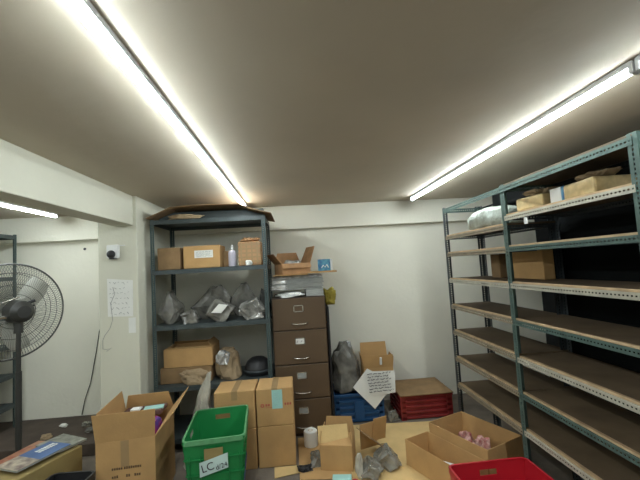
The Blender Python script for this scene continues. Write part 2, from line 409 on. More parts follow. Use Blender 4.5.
# big open carton lower left
c = carton('large open carton with raised flaps and printed lines, left of the green crate', -1.19, 2.83, 0, .36, .56, .525, 6, 'card',
           {'F': (8, .185, -.012), 'L': (4, .17, .05), 'B': (-14, .13, .03), 'R': (42, .19, .03)})
c_open = c
f = -.2815
mb = MB(); rnd = random.Random(4)
for r_, (z, segs) in enumerate([(.345, [(-.085, -.02), (-.012, .085)]), (.295, [(-.085, -.045), (.0, .022), (.05, .085)]), (.245, [(-.085, -.045), (.0, .03), (.05, .085)]), (.205, [(-.085, -.03), (-.02, .05)])]):
    for a, b in segs:
        x = a
        while x < b: mb.box(x, x+.010, f, f+.002, z, z+.013+rnd.uniform(0, .004)); x += .0135
mb.box(.095, .118, f, f+.002, .20, .225)
mb.build('printed_lines', 'ink_brown', c)
MB().box(-.03, .02, f+.0006, f+.002, .36, .523).build('tape', 'tape', c)
o = crumple((.16, .20, .34), 11, .25, 3).build('plastic_bag', 'magenta', loc=(-1.095, 2.80, .22))
tag(o, 'red, white and blue shiny packet inside the large open carton', 'packet')
mb = MB().obox((0, 0, 0), (.30, .15, .03), Matrix.Rotation(R(-3), 3, 'Y'))
tag(mb.build('folder', 'maroon', loc=(-1.22, 3.0, .545), bevel=.003), 'dark maroon folder lying across the back of the large open carton', 'folder')

o = MB().box(-.07, .07, -.035, .035, 0, .014).build('envelope', 'teal_paper', loc=(-1.14, 2.985, .562), bevel=.002); o.rotation_euler.z = R(12)
tag(o, 'pale teal envelope on the maroon folder in the large open carton', 'envelope')
o = MB().box(-.035, .035, -.03, .03, 0, .012).build('card', 'paper', loc=(-1.27, 2.98, .564), bevel=.002)
tag(o, 'small white card at the left of the maroon folder', 'card')

# white bag behind the green crate
mb = crumple((.27, .26, .76), 24, .42, 4, top=.35)
for v in mb.v: v.x += .10*(v.z/.76)**2
o = mb.build('plastic_bag', 'poly_white', loc=(-.87, 3.20, 0))
tag(o, 'crumpled whitish plastic bag with twisted neck, standing behind the green crate', 'bag')

# ------------------------------------------------------------ crates
def crate(label, x, y, z, w, d, h, rz, m, edge, taper=.03, hole=True, group=None, bands=(.3, .62)):
    c = thing('plastic_crate', label, 'crate', (x, y, z), rz, group); t = .004
    mb = MB()
    def wall(o, al, out, W):
        """wall with a handle hole; o = bottom centre of its outer face"""
        o = Vector(o); al = Vector(al); out = Vector(out); up = Vector((0, 0, h))+out*taper
        def P(a, k, e=0): return o+al*(a*(1+0*k))*1+up*k+out*e
        Wb, Wt = W/2-taper, W/2
        def wk(k): return Wb+(Wt-Wb)*k
        hk0, hk1, hw_ = .76, .87, .055
        def quad(a0, a1, k0, k1, f0=None, f1=None):
            L0 = a0 if a0 is not None else None
            p = [P(a0 if a0 is not None else -wk(k0), k0), P(a1 if a1 is not None else wk(k0), k0), P(a1 if a1 is not None else wk(k1), k1), P(a0 if a0 is not None else -wk(k1), k1)]
            q = [v-out*t for v in p]
            mb.add(p+q, [(0, 1, 2, 3), (7, 6, 5, 4), (0, 4, 5, 1), (1, 5, 6, 2), (2, 6, 7, 3), (3, 7, 4, 0)])
        if hole:
            quad(None, None, 0, hk0); quad(None, None, hk1, 1); quad(None, -hw_, hk0, hk1); quad(hw_, None, hk0, hk1)
        else: quad(None, None, 0, 1)
        for k in bands:                                   # horizontal ribs
            p = [P(-wk(k), k), P(wk(k), k), P(wk(k), k, .010), P(-wk(k), k, .010)]
            q = [v+Vector((0, 0, .006)) for v in p]
            mb.add(p+q, [(0, 1, 2, 3), (7, 6, 5, 4), (0, 4, 5, 1), (1, 5, 6, 2), (2, 6, 7, 3), (3, 7, 4, 0)])
        for a in (-.8, -.45, .45, .8):                     # vertical ribs
            b_ = a*W/2
            p = [P(b_-.002, .02), P(b_+.002, .02), P(b_+.002, .70), P(b_-.002, .70)]; q = [v+out*.009 for v in p]
            mb.add(p+q, [(0, 1, 2, 3), (7, 6, 5, 4), (0, 4, 5, 1), (1, 5, 6, 2), (2, 6, 7, 3), (3, 7, 4, 0)])
    wall((0, -d/2+taper, 0), (1, 0, 0), (0, -1, 0), w); wall((0, d/2-taper, 0), (1, 0, 0), (0, 1, 0), w)
    wall((-w/2+taper, 0, 0), (0, 1, 0), (-1, 0, 0), d); wall((w/2-taper, 0, 0), (0, 1, 0), (1, 0, 0), d)
    mb.box(-w/2+taper, w/2-taper, -d/2+taper, d/2-taper, 0, t)
    mb.build('body', m, c)
    # rolled rim with rounded corners, lip turned outward
    rm = MB(); pts = []; rr = .035
    for cx, cy, a0 in ((w/2-rr, d/2-rr, 0), (-w/2+rr, d/2-rr, 90), (-w/2+rr, -d/2+rr, 180), (w/2-rr, -d/2+rr, 270)):
        for k in range(6):
            a = R(a0+k*18); pts.append((cx+rr*math.cos(a), cy+rr*math.sin(a)))
    n = len(pts); prof = [(-.006, 0), (-.006, .006), (.006, .006), (.009, -.022), (.006, -.022), (.003, 0)]
    cen = Vector((0, 0)); vs = []; fs = []
    for i, (px, py) in enumerate(pts):
        q0 = pts[i-1]; q1 = pts[(i+1) % n]; tdir = Vector((q1[0]-q0[0], q1[1]-q0[1])).normalized(); nrm = Vector((tdir.y, -tdir.x))
        for (e, zz) in prof: vs.append((px+nrm.x*e, py+nrm.y*e, h+zz))
    k = len(prof)
    for i in range(n):
        for j in range(k):
            fs.append((i*k+j, ((i+1) % n)*k+j, ((i+1) % n)*k+(j+1) % k, i*k+(j+1) % k))
    rm.add(vs, fs); rm.build('rim', edge, c)
    return c
cg = crate('empty green plastic crate with a handwritten paper label, beside the large open carton', -.60, 2.724, .2055, .385, .535, .3145, 5, 'green', 'green_edge')
lab = MB().plate([(-.085, -.2712, .115), (.075, -.2712, .158), (.075, -.276, .235), (-.085, -.276, .192)], .001)
lab = MB().plate([(-.09, -.2725, .095), (.085, -.2725, .135), (.085, -.2775, .228), (-.09, -.2775, .185)], .001).build('label', 'label_paper', cg); lab['label'] = 'pale paper label with handwriting'
tilt = Matrix.Rotation(R(13), 4, 'Y')
def on_label(s, size, u, v, name):
    o = text_part(name, s, size, 'ink', lab, (u, -.2792, v), (R(90), R(-13), 0)); return o
on_label('LC', .068, -.04, .152, 'handwriting'); on_label('d/24', .042, .045, .152, 'handwriting')
MB().box(-.06, .055, -.2748, -.268, .195, .262).build('tape', 'olive', cg)
crate('blue plastic crate underneath the green crate, hidden but for its edge', -.605, 2.73, 0, .34, .48, .198, 5, 'blue', 'blue')
crate('empty bright red plastic crate at the bottom edge, before the open cartons', 1.13, 2.06, 0, .50, .50, .30, 1, 'red', 'red')
crate('black plastic crate at the bottom edge, left of the large open carton', -1.47, 2.30, 0, .26, .44, .365, -3, 'black', 'black')

def slat_crate(label, x, y, w, d, h, rz, m, slats=4, block=False, z=0):
    c = thing('plastic_crate', label, 'crate', (x, y, z), rz)
    mb = MB(); t = .006; i_ = .022
    for s in (-1, 1):
        mb.box(-w/2+i_, w/2-i_, s*(d/2-i_)-t/2, s*(d/2-i_)+t/2, 0, h-.01)
        mb.box(s*(w/2-i_)-t/2, s*(w/2-i_)+t/2, -d/2+i_, d/2-i_, 0, h-.01)
        for q in (-1, 1): mb.box(s*w/2-s*.055 if s > 0 else -w/2, s*w/2 if s > 0 else -w/2+.055, q*d/2-.03 if q > 0 else -d/2, q*d/2 if q > 0 else -d/2+.03, 0, h-.02)
    mb.box(-w/2+i_, w/2-i_, -d/2+i_, d/2-i_, 0, .006)
    if block: mb.box(-.05, .05, -d/2-.004, -d/2+.03, .02, h*.72)
    mb.build('body', m, c, bevel=.003)
    mb = MB()
    for k in range(slats):
        zc = .012+(h-.05)*k/(slats-.2)
        mb.box(-w/2+.01, w/2-.01, -d/2, -d/2+i_, zc, zc+h*.085); mb.box(-w/2, -w/2+i_, -d/2+.01, d/2-.01, zc, zc+h*.085); mb.box(w/2-i_, w/2, -d/2+.01, d/2-.01, zc, zc+h*.085)
    mb.build('slats', m, c, bevel=.002)
    mb = MB(); e = .008
    for s in (-1, 1):
        mb.box(-w/2-e, w/2+e, s*d/2-.014 if s > 0 else -d/2-e, s*d/2+e if s > 0 else -d/2+.014, h-.03, h)
        mb.box(s*w/2-.014 if s > 0 else -w/2-e, s*w/2+e if s > 0 else -w/2+.014, -d/2+.01, d/2-.01, h-.03, h)
    mb.build('rim', m, c, bevel=.004)
    return c
slat_crate('blue slatted plastic crate under the grey bag, right of the filing cabinet', .565, 3.93, .50, .38, .285, 0, 'blue', 4, True)
slat_crate('dark red slatted plastic crate with a board on top, against the back wall', 1.235, 3.91, .53, .44, .245, 0, 'red_dark', 4)
mb = MB().box(-.27, .27, -.25, .24, 0, .012)
tag(mb.build('cardboard_sheet', 'card_dark', loc=(1.23, 3.90, .246), bevel=.003), 'flat stained cardboard sheet lying on top of the dark red crate', 'cardboard')

# ------------------------------------------------------------ filing cabinet
cab = thing('filing_cabinet', 'dark brown four-drawer steel filing cabinet against the back wall', 'cabinet', (.012, 3.55, 0))
W_, H_ = .515, 1.292
MB().box(-W_/2, W_/2, .016, .62, 0, H_).build('body', 'cabinet_dark', cab, bevel=.004)
dz = [(.985, 1.285), (.665, .978), (.345, .658), (.03, .338)]
for i, (a, b) in enumerate(dz):
    dr = MB().box(-W_/2+.006, W_/2-.006, 0, .018, a+.002, b-.002).build('drawer', 'cabinet', cab, bevel=.004)
    zc = b-.10
    hz = a+.055
    pts = [(-.078, .0, hz+.008), (-.06, -.014, hz+.003), (-.03, -.024, hz), (.03, -.024, hz), (.06, -.014, hz+.003), (.078, .0, hz+.008)]
    mb = MB().tube(pts, .006, 8); mb.build('handle', 'chrome', dr, smooth=True)
    mb = MB(); z0, z1 = zc-.032, zc+.032; a0, a1 = -.052, .042
    mb.box(a0, a1, -.004, .001, z1-.008, z1); mb.box(a0, a1, -.004, .001, z0, z0+.008); mb.box(a0, a0+.008, -.004, .001, z0, z1); mb.box(a1-.008, a1, -.004, .001, z0, z1)
    mb.build('label_holder', 'chrome', dr)
    if i: 
        o = MB().box(a0+.006, a1-.006, -.002, .0005, z0+.006, z1-.006).build('card', 'paper' if i == 1 else 'paper_grey', dr)
        if i == 1: scribble((a0+.014, -.0025, z1-.012), (1, 0, 0), (0, 0, 1), .066, .04, 1, 8, th=.006, amp=.4).build('writing', 'ink', o)
# slim dark panel leaning right of cabinet
tag(MB().box(0, .022, 0, .5, 0, 1.17).build('plank', 'black', loc=(.285, 3.66, 0)), 'narrow dark board standing between the filing cabinet and the wall', 'board')

# things on the cabinet
rnd = random.Random(9)
z = H_+.001
tag(crumple((.30, .3, .05), 31, .4, 4).build('plastic_bag', 'white_plastic', loc=(-.07, 3.70, z), smooth=True), 'flat white crumpled bag on top of the filing cabinet', 'bag')
mb = MB()
for k in range(5): mb.box(.02-.15-rnd.uniform(0, .01), .245, 3.72, 4.1, z+.012*k, z+.012*k+.010)
o = MB().box(.09, .26, 3.60, 4.05, z, z+.065).build('folder', 'paper_grey'); tag(o, 'grey bundle of files on the right of the filing cabinet top', 'files')
for k, (zz, th, m, lb) in enumerate([(z+.068, .055, 'paper_grey', 'lower grey bundle of papers wrapped in film on the filing cabinet'), (z+.125, .05, 'paper_grey', 'upper grey bundle of papers wrapped in film on the filing cabinet'), (z+.177, .03, 'foil', 'shiny film-wrapped packet topmost of the paper bundles on the cabinet')]):
    a = thing('paper_bundle', lb, 'papers', (.014+(.008 if k % 2 else 0), 3.83, zz))
    mb = MB(); n = 5
    for j in range(n):
        e = rnd.uniform(0, .012); mb.box(-.26+e, .25-e, -.22+e, .22-e, th*j/n, th*(j+.85)/n)
    mb.build('sheets', m, a, bevel=.002)
    if k < 2: MB().box(-.262, -.11, -.224, .2, .002, th-.004).build('film_wrap', 'foil', a, bevel=.008)
zt = z+.209
mb = MB().plate([(-.20, 3.58, zt+.008), (.27, 3.56, zt+.012), (.26, 4.05, zt+.006), (-.22, 4.05, zt+.002)], .005)
mb.plate([(-.17, 3.57, zt-.016), (.14, 3.57, zt-.008), (.14, 4.0, zt-.006), (-.17, 4.0, zt-.014)], .004)
zt += .009
tag(MB().box(-.22, .12, 3.56, 4.04, zt-.007, zt).build('cardboard_sheet', 'card', bevel=.001), 'flattened carton lying under the open carton on the filing cabinet', 'cardboard')
tag(MB().box(-.14, .14, -.21, .21, 0, .016).build('cardboard_sheet', 'card', loc=(.262, 3.79, zt+.001), bevel=.002), 'folded cardboard sticking out to the right over the filing cabinet, under the small blue box', 'cardboard')
c = carton('open carton with ragged raised flaps on top of the filing cabinet', -.035, 3.79, zt+.002, .29, .32, .105, 17, 'card_orange',
           {'F': (158, .05, .0), 'L': (40, .13, .02), 'R': (22, .18, .03), 'B': (8, .12, .04)})
tag(crumple((.22, .2, .14), 33, .45, 4).build('plastic_bag', 'foil', loc=(-.04, 3.80, zt+.01), smooth=True), 'silvery film crumpled inside the open carton on the cabinet', 'bag')
c = thing('small_box', 'small blue and white box on the cardboard above the filing cabinet', 'box', (.30, 3.72, zt+.018), -6)
MB().box(-.07, .055, -.06, .06, 0, .115).build('front', 'blue_box', c, bevel=.002)
MB().box(.0555, .075, -.058, .058, .001, .113).build('side', 'white_plastic', c, bevel=.002)
mb = MB(); mb.tube([(-.035, -.061, .03), (-.015, -.061, .055), (.0, -.061, .035), (.02, -.061, .06), (.035, -.061, .03)], .006, 6); mb.build('printed_mark', 'white_plastic', c)
o = crumple((.13, .14, .19), 35, .5, 4).build('yellow_cloth', 'yellow', loc=(.34, 3.86, 1.172), smooth=True)
tag(o, 'crumpled yellow cloth wedged on the right side of the filing cabinet top', 'cloth')

# ------------------------------------------------------------ shelf goods, left rack
def on_shelf(z): return z+.0015
z1, z2, z3 = 1.6235, 1.1195, .5735
carton('plain brown carton on the left of the top inside shelf of the left rack', -1.168, 3.62, z1, .205, .26, .205, 0, 'card_dark', tape=False)
c = carton('brown carton with a white label on the top inside shelf of the left rack', -.868, 3.63, z1, .335, .28, .21, 0, 'card', tape=False)
o = MB().box(-.065, .105, -.142, -.139, .095, .165).build('label', 'paper', c); o['label'] = 'white label'
scribble((-.055, -.1425, .158), (1, 0, 0), (0, 0, 1), .15, .055, 4, 12, th=.003).build('printed_lines', 'ink_faint', o)
carton('small dark brown carton between the labelled carton and the white bottle', -.66, 3.70, z1, .065, .16, .155, 0, 'card_dark', tape=False)
b = thing('bottle', 'white plastic bottle standing on the left rack beside the strapped carton', 'bottle', (-.597, 3.56, z1))
MB().lathe([(.034, 0), (.037, .005), (.037, .13), (.03, .145), (.013, .155)], 24).build('body', 'lavender', b, smooth=True)
MB().lathe([(.013, .155), (.013, .19), (.009, .205)], 16).build('cap', 'white_plastic', b)
c = carton('orange-brown carton bound with woven tape, right end of the top inside shelf', -.425, 3.63, z1, .21, .26, .225, 0, 'card_orange', tape=False)
mb = MB()
for k in range(5): mb.box(-.108, .108, -.133, -.129, .03+.04*k, .045+.04*k)
for k in range(4): mb.box(-.085+.05*k, -.07+.05*k, -.134, -.129, .01, .22)
mb.build('strapping', 'tape', c)
tag(crumple((.2, .2, .05), 41, .5, 4).build('paper_wad', 'card_orange', loc=(-.43, 3.63, z1+.226), smooth=True), 'crumpled brown paper on top of the strapped carton', 'paper')
tag(crumple((.07, .06, .05), 42, .5, 3).build('paper_scrap', 'paper', loc=(-.43, 3.475, z1), smooth=True), 'small white scrap in front of the strapped carton', 'paper')
# poly bags on the second shelf
def bag(label, x, y, z, size, seed, m='poly_grey', amp=.4, top=.6, rz=0, lean=None, sub=3, tilt=0, pw=.6):
    mb = crumple(size, seed, amp, sub, top=top, tilt=tilt, pw=pw)
    if lean:
        for v in mb.v: v.x += lean*v.z/size[2]*(v.z/size[2]); 
    o = mb.build('plastic_bag', m, loc=(x, y, z), smooth=False); o.rotation_euler.z = R(rz)
    return tag(o, label, 'bag')
bag('upright pointed dark grey poly bag at the left end of the bag shelf', -1.195, 3.62, z2, (.22, .22, .31), 151, amp=.25, top=.75, tilt=42, pw=.5)
bag('low flat grey poly bag between the pointed bag and the bag heap', -1.0, 3.56, z2, (.17, .18, .13), 152, amp=.3, top=.8, tilt=-20, pw=.5)
bag('long grey poly bag rising to the right in the middle of the bag shelf', -.88, 3.82, z2, (.40, .2, .33), 153, amp=.25, top=.9, tilt=-58, pw=.45, lean=.10)
bag('grey poly bag with a hanging corner at the front of the bag shelf', -.72, 3.55, z2, (.28, .17, .21), 154, amp=.3, top=.9, tilt=35, pw=.5)
bag('tall grey poly bag leaning against the heap, right of the middle', -.53, 3.82, z2, (.30, .18, .34), 155, amp=.25, top=.8, tilt=50, pw=.45)
bag('shiny silver poly bag at the right end of the bag shelf', -.425, 3.55, z2, (.25, .17, .20), 156, 'foil_grey', amp=.3, top=.9, tilt=-30, pw=.5)
bag('dark poly bag behind the silver one at the right end of the bag shelf', -.335, 3.80, z2, (.12, .16, .27), 157, 'poly_dark', top=.6)
mb = MB().plate([(-.79, 3.452, 1.21), (-.70, 3.452, 1.20), (-.64, 3.46, 1.27), (-.72, 3.46, 1.285)], .002)
tag(mb.build('paper_slip', 'paper'), 'small white slip lying on the front grey poly bags', 'paper')
# third shelf
carton('shallow long carton stacked on a flat one, left end of the lowest visible shelf', -1.035, 3.70, z3+.145, .445, .30, .165, -1, 'card', {'F': (-80, .05, .02), 'B': (-60, .06, .02), 'L': (-85, .04, .02), 'R': (-40, .07, .03)})
carton('low brown carton under the shallow long carton on the lowest visible shelf', -1.06, 3.70, z3, .47, .30, .142, 0, 'card_dark', tape=False)
tag(crumple((.30, .09, .13), 61, .5, 4).build('paper_wad', 'tan_paper', loc=(-.97, 3.50, z3+.0), smooth=False), 'crumpled torn kraft paper in front of the low carton on the rack', 'paper')
o = crumple((.25, .28, .28), 62, .25, 3, top=.8).build('paper_sack', 'tan_paper', loc=(-.69, 3.66, z3), smooth=False)
tag(o, 'leaning brown paper sack in the middle of the lowest visible shelf', 'sack')
mb = crumple((.13, .12, .13), 63, .45, 3); mb.build('lining', 'foil', o, loc=(-.03, -.11, .15))['label'] = 'white crinkled lining'
c = thing('round_case', 'black rounded case at the right end of the lowest visible shelf', 'case', (-.415, 3.70, z3))
MB().lathe([(.125, 0), (.135, .03), (.13, .07), (.105, .12), (.065, .15), (.02, .16)], 28).build('dome', 'black', c, smooth=True)
MB().lathe([(.136, .03), (.144, .035), (.144, .05), (.136, .052)], 28).build('rim', 'steel_dark', c, smooth=True)

# ------------------------------------------------------------ right of the cabinet
bag('large dark grey poly bag slumped on the blue crate beside the filing cabinet', .47, 3.92, .287, (.31, .32, .48), 78, 'poly_grey', amp=.38, top=.7, tilt=-15, pw=.75, lean=-.04)
c = carton('open brown carton with raised flaps behind the white notices, on the blue crate', .80, 3.93, .287, .30, .28, .22, -3, 'card', {'F': (12, .135, .0), 'B': (10, .20, .01), 'L': (8, .12, .03), 'R': (10, .1, .03)})
tag(MB().plate([(-.235, 0, -.04), (-.03, -.01, -.26), (.19, 0, -.03), (-.08, .01, .13)], .0015).build('notice', 'paper', loc=(.74, 3.70, .40)), 'white notice turned like a diamond, behind the lined notice', 'notice')
n_ = thing('notice', 'white sheet with printed lines taped to the carton above the crates', 'notice', (.79, 3.685, .37), 0)
n2 = MB().plate([(-.16, 0, -.10), (.135, 0, -.085), (.145, .008, .125), (-.15, .008, .135)], .0015).build('sheet', 'paper', n_)
scribble((-.14, -.003, .125), (1, 0, .02), (0, .03, 1), .26, .2, 7, 72, th=.007, amp=.25).build('writing', 'ink', n_)
tag(MB().tube([(0, 0, 0), (.0, -.01, .07)], .012, 8).build('paper_tag', 'paper', loc=(.815, 3.765, .545)), 'small white tab on the flap of the carton above the notices', 'tag')

# ------------------------------------------------------------ floor: cardboard, trash
def sheet(label, pts, m='card_pale', z=.002, t=.004):
    o = MB().plate([(x, y, z+t) for x, y in pts], t).build('cardboard_sheet', m); return tag(o, label, 'cardboard')
sheet('large flattened carton on the floor in front of the red and blue crates', [(.36, 3.70), (.30, 2.35), (1.30, 2.33), (1.60, 2.7), (1.36, 3.3), (1.28, 3.62)][::-1])
sheet('flattened carton on the floor at the foot of the filing cabinet', [(-.06, 3.52), (-.05, 2.85), (.34, 2.80), (.34, 3.5)][::-1], 'card', .0001)
sheet('small flat cardboard piece on the floor in front of the carton stack', [(-.25, 3.05), (-.24, 2.90), (-.02, 2.95), (-.03, 3.05)][::-1], 'card_pale', .0001)
sheet('brown cardboard on the floor at the bottom edge, right of the green crate', [(-.36, 2.86), (-.36, 2.3), (.24, 2.3), (.24, 2.76)][::-1], 'card_dark', .0001)
c = carton('crushed open carton with a folded-over flap on the floor by the filing cabinet', .265, 3.03, .007, .25, .24, .19, -14, 'card', {'F': (-68, .13, .01), 'B': (6, .12, .02), 'L': (-5, .09, .03), 'R': (-20, .06, .03)})
mb = MB().obox((0, 0, .175), (.235, .006, .12), Matrix.Rotation(R(-22), 3, 'X'))
tag(mb.build('cardboard_piece', 'card_pale', loc=(.225, 2.98, .085)), 'pale folded flap lying on top of the crushed carton', 'cardboard')
c = thing('torn_carton', 'torn carton corner tipped on its side next to the crushed carton', 'box', (.555, 3.08, .01), 20)
MB().obox((0, -.02, .13), (.006, .22, .25), Matrix.Rotation(R(-50), 3, 'Y')).build('side', 'card_dark', c)
MB().obox((.12, .08, .16), (.13, .006, .20), Matrix.Rotation(R(12), 3, 'X')).build('flap', 'card', c)
MB().obox((.02, .10, .12), (.16, .006, .2), Matrix.Rotation(R(0), 3, 'Y')).build('end', 'card', c)
bag('clear poly bag of parts on the floor nearest the red cap', .48, 2.82, .007, (.19, .2, .12), 81, 'poly_clear', amp=.35, top=.8, tilt=30, pw=.5)
bag('clear poly bag on the floor at the right end of the torn carton', .63, 2.92, .007, (.20, .2, .14), 82, 'poly_clear', amp=.35, top=.8, tilt=-35, pw=.5)
bag('whitish upright poly bag between the crushed and torn cartons', .40, 2.82, .007, (.07, .12, .17), 83, 'poly_white', amp=.45, top=.6)
bag('grey poly bag on the floor left of the crushed carton', .08, 3.06, .005, (.12, .16, .09), 84, 'poly_clear', amp=.5, top=.6)
bag('dark poly scrap on the floor between the blue and red crates', .90, 3.72, .007, (.12, .12, .10), 85, 'poly_clear', amp=.5, top=.6)
o = thing('paper_roll', 'white paper roll standing on the floor against the cardboard by the cabinet', 'roll', (.055, 3.36, .006))
MB().lathe([(.02, 0), (.058, 0), (.06, .005), (.06, .125), (.056, .13), (.022, .13)], 28).build('roll', 'paper', o, smooth=False)
MB().lathe([(.022, .0), (.022, .132), (.019, .132), (.019, .0)], 20).build('core', 'card', o)
tag(crumple((.13, .09, .035), 86, .5, 4).build('dark_scrap', 'black', loc=(-.01, 2.97, .006), smooth=False), 'dark crumpled scrap on the floor cardboard below the paper roll', 'scrap')
o = MB().box(-.07, .07, -.035, .035, 0, .016).build('packet', 'teal_paper', loc=(.26, 2.80, .009), bevel=.002); o.rotation_euler.z = R(-8)
tag(o, 'pale teal packet on the floor at the bottom edge, below the crushed carton', 'packet')
tag(MB().lathe([(.02, 0), (.024, .006), (.022, .03), (.01, .036)], 16).build('red_cap', 'red', loc=(.345, 2.72, .007)), 'small red cap on the floor beside the pale teal packet', 'cap')
o = MB().tube([(-.05, 0, .006), (.05, .01, .006)], .004, 6).build('stick', 'olive', loc=(.66, 3.25, .006)); tag(o, 'thin dark strip on the floor cardboard near the open cartons', 'strip')

# open trays at the right
carton('open-topped carton on the floor nearer the camera, with a white strip in it', 1.000, 2.705, .008, .235, .56, .19, 24, 'card', {}, )
carton('open-topped carton holding reddish packets, half under the right rack', 1.290, 2.827, .008, .375, .55, .262, 24, 'card', {})
rnd = random.Random(3)
for k, (dx, dy, lb) in enumerate([(-.10, .14, 'reddish film packet at the far left in the carton half under the rack'), (.04, .12, 'middle pinkish film packet in the carton half under the rack'), (.06, -.02, 'pale pink film packet nearest the rack post in the open carton'), (-.09, .0, 'dark red film packet along the left side of the open carton')]):
    a = R(24); x = 1.285+dx*math.cos(a)-dy*math.sin(a); y = 2.82+dx*math.sin(a)+dy*math.cos(a)
    tag(crumple((.14, .13, .19+.02*(k % 2)), 90+k, .4, 3).build('packet', 'pink', loc=(x, y, .0135), smooth=False), lb, 'packet', 'packets in the open carton')
o = MB().box(-.012, .012, -.10, .10, 0, .01).build('white_strip', 'white_plastic', loc=(.985, 2.66, .125)); o.rotation_euler = (R(-12), 0, R(24))
tag(o, 'white plastic strip leaning in the nearer open carton', 'strip')

# ------------------------------------------------------------ goods on the right rack
zs = .0015
o = crumple((.26, .62, .165), 101, .12, 4).build('wrapped_bale', 'bale', loc=(1.57, 2.76, far[0]+zs), smooth=True)
tag(o, 'long whitish film-wrapped bale on the top shelf of the far bay', 'bale')
def parcel(label, x, y, z, w, d, h, rz, seed, m='yellow_box'):
    c = thing('parcel', label, 'parcel', (x, y, z), rz)
    MB().box(-w/2, w/2, -d/2, d/2, 0, h).build('box', m, c, bevel=.012, seg=2)
    mb = crumple((w*.9, d*.95, .06), seed, .5, 4); [v.__iadd__(Vector((0, 0, h-.004))) for v in mb.v]
    mb.build('wrapping', 'tan_paper', c, smooth=False)
    return c
parcel('cream parcel with loose wrapping next to the post, top shelf of the near bay', 1.54, 2.13, near[0]+zs, .22, .21, .08, 8, 111)
parcel('cream wrapped parcel beside the white and teal box, top shelf of the near bay', 1.55, 1.73, near[0]+zs, .22, .22, .085, -4, 112)
c = thing('small_box', 'small white and teal box between the two cream parcels on the top shelf', 'box', (1.50, 1.895, near[0]+zs), 0)
MB().box(-.05, .05, -.03, .055, 0, .085).build('front', 'white_plastic', c, bevel=.002)
MB().box(-.05, .05, -.052, -.0305, 0, .085).build('side', 'blue_box', c, bevel=.002)
o = MB().box(-.002, .0, -.016, .016, -.04, 0).build('price_tag', 'paper', loc=(X0-.005, 2.10, near[0]-.045)); tag(o, 'small white tag hanging from the top shelf rail of the near bay', 'tag')
carton('brown carton standing in the dark at the back of the third shelf', 1.655, 2.475, near[2]+zs, .08, .35, .20, 0, 'card', tape=False)
carton('narrow dark brown carton at the back of the far bay, third shelf', 1.68, 2.89, far[2]+zs, .12, .13, .19, 0, 'card_dark', tape=False)
mb = MB()

# ------------------------------------------------------------ column: camera, notice, cord
c = thing('security_camera', 'small white security camera with a dark ball lens, high on the column', 'camera', (-1.562, 3.30, 1.80))
MB().box(-.05, .05, -.045, 0, -.055, .065).build('housing', 'white_plastic', c, bevel=.014, seg=3)
MB().tube([(-.004, -.02, -.06), (-.004, -.02, -.01)], .030, 20).build('neck', 'black', c)
def ball():
    mb = MB(); pr = [(.034*math.sin(R(a)), -.034*math.cos(R(a))) for a in range(4, 180, 11)]; return mb.lathe(pr, 20, (-.004, -.052, -.018))
ball().build('lens_ball', 'black', c, smooth=True)
MB().box(.045, .09, -.006, 0, .055, .060).build('bracket', 'batten', c)
n_ = thing('notice', 'sheet of handwritten lines taped to the column below the security camera', 'notice', (-1.52, 3.2985, 1.40))
MB().plate([(-.105, 0, -.15), (.105, 0, -.16), (.108, 0, .15), (-.108, 0, .175)], .0012).build('sheet', 'paper', n_)
scribble((-.09, -.002, .155), (1, 0, -.03), (0, 0, 1), .18, .30, 7, 121, th=.0035, amp=.28).build('writing', 'ink_faint', n_)
n_ = MB().plate([(-.03, 0, -.065), (.03, 0, -.065), (.03, 0, .065), (-.03, 0, .065)], .0012).build('note', 'paper', loc=(-1.425, 3.2985, 1.165))
tag(n_, 'small blank white note on the column under the handwritten sheet', 'note')
pts = [(-1.58, 3.296, 1.50), (-1.565, 3.296, 1.44), (-1.60, 3.296, 1.36), (-1.585, 3.296, 1.22), (-1.61, 3.296, 1.15), (-1.655, 3.296, 1.09), (-1.67, 3.296, 1.05), (-1.67, 3.296, .98), (-1.64, 3.296, .975), (-1.60, 3.296, .985), (-1.64, 3.296, .96)]
tag(MB().tube(pts, .0018, 5).build('thin_wire', 'ink_faint'), 'thin grey wire straggling down the column over the handwritten sheet', 'wire')
pts = [(-2.160, 4.272, 1.20), (-2.165, 4.272, 1.12), (-2.20, 4.272, 1.0), (-2.235, 4.272, .78), (-2.27, 4.272, .6), (-2.30, 4.272, .45), (-2.36, 4.272, .28), (-2.395, 4.272, .12)]
tag(MB().tube(pts, .004, 6).build('power_cord', 'cord'), 'black cord hanging down the side bay wall left of the column', 'cord')
tag(MB().lathe([(.014, 0), (.014, .006), (.002, .008)], 12).build('wall_plug', 'ink', loc=(-2.345, 4.279, 1.921)), 'small dark plug in the side bay wall under the beam', 'plug').rotation_euler.x = R(90)

# debris on the ledge
for k, (x, y, s, m, lb) in enumerate([(-2.42, 4.0, .08, 'paper', 'small pale scrap in the middle of the brown ledge'), (-2.18, 3.98, .11, 'poly_clear', 'crumpled clear scrap at the right of the brown ledge, near the cord'), (-2.05, 3.82, .12, 'poly_grey', 'grey crumpled scrap at the front right of the brown ledge'), (-2.42, 3.75, .10, 'tan_paper', 'brown scrap on the ledge beside the fan pole')]):
    tag(crumple((s, s*.8, s*.35), 130+k, .5, 3).build('scrap', m, loc=(x, y, .111)), lb, 'scrap')

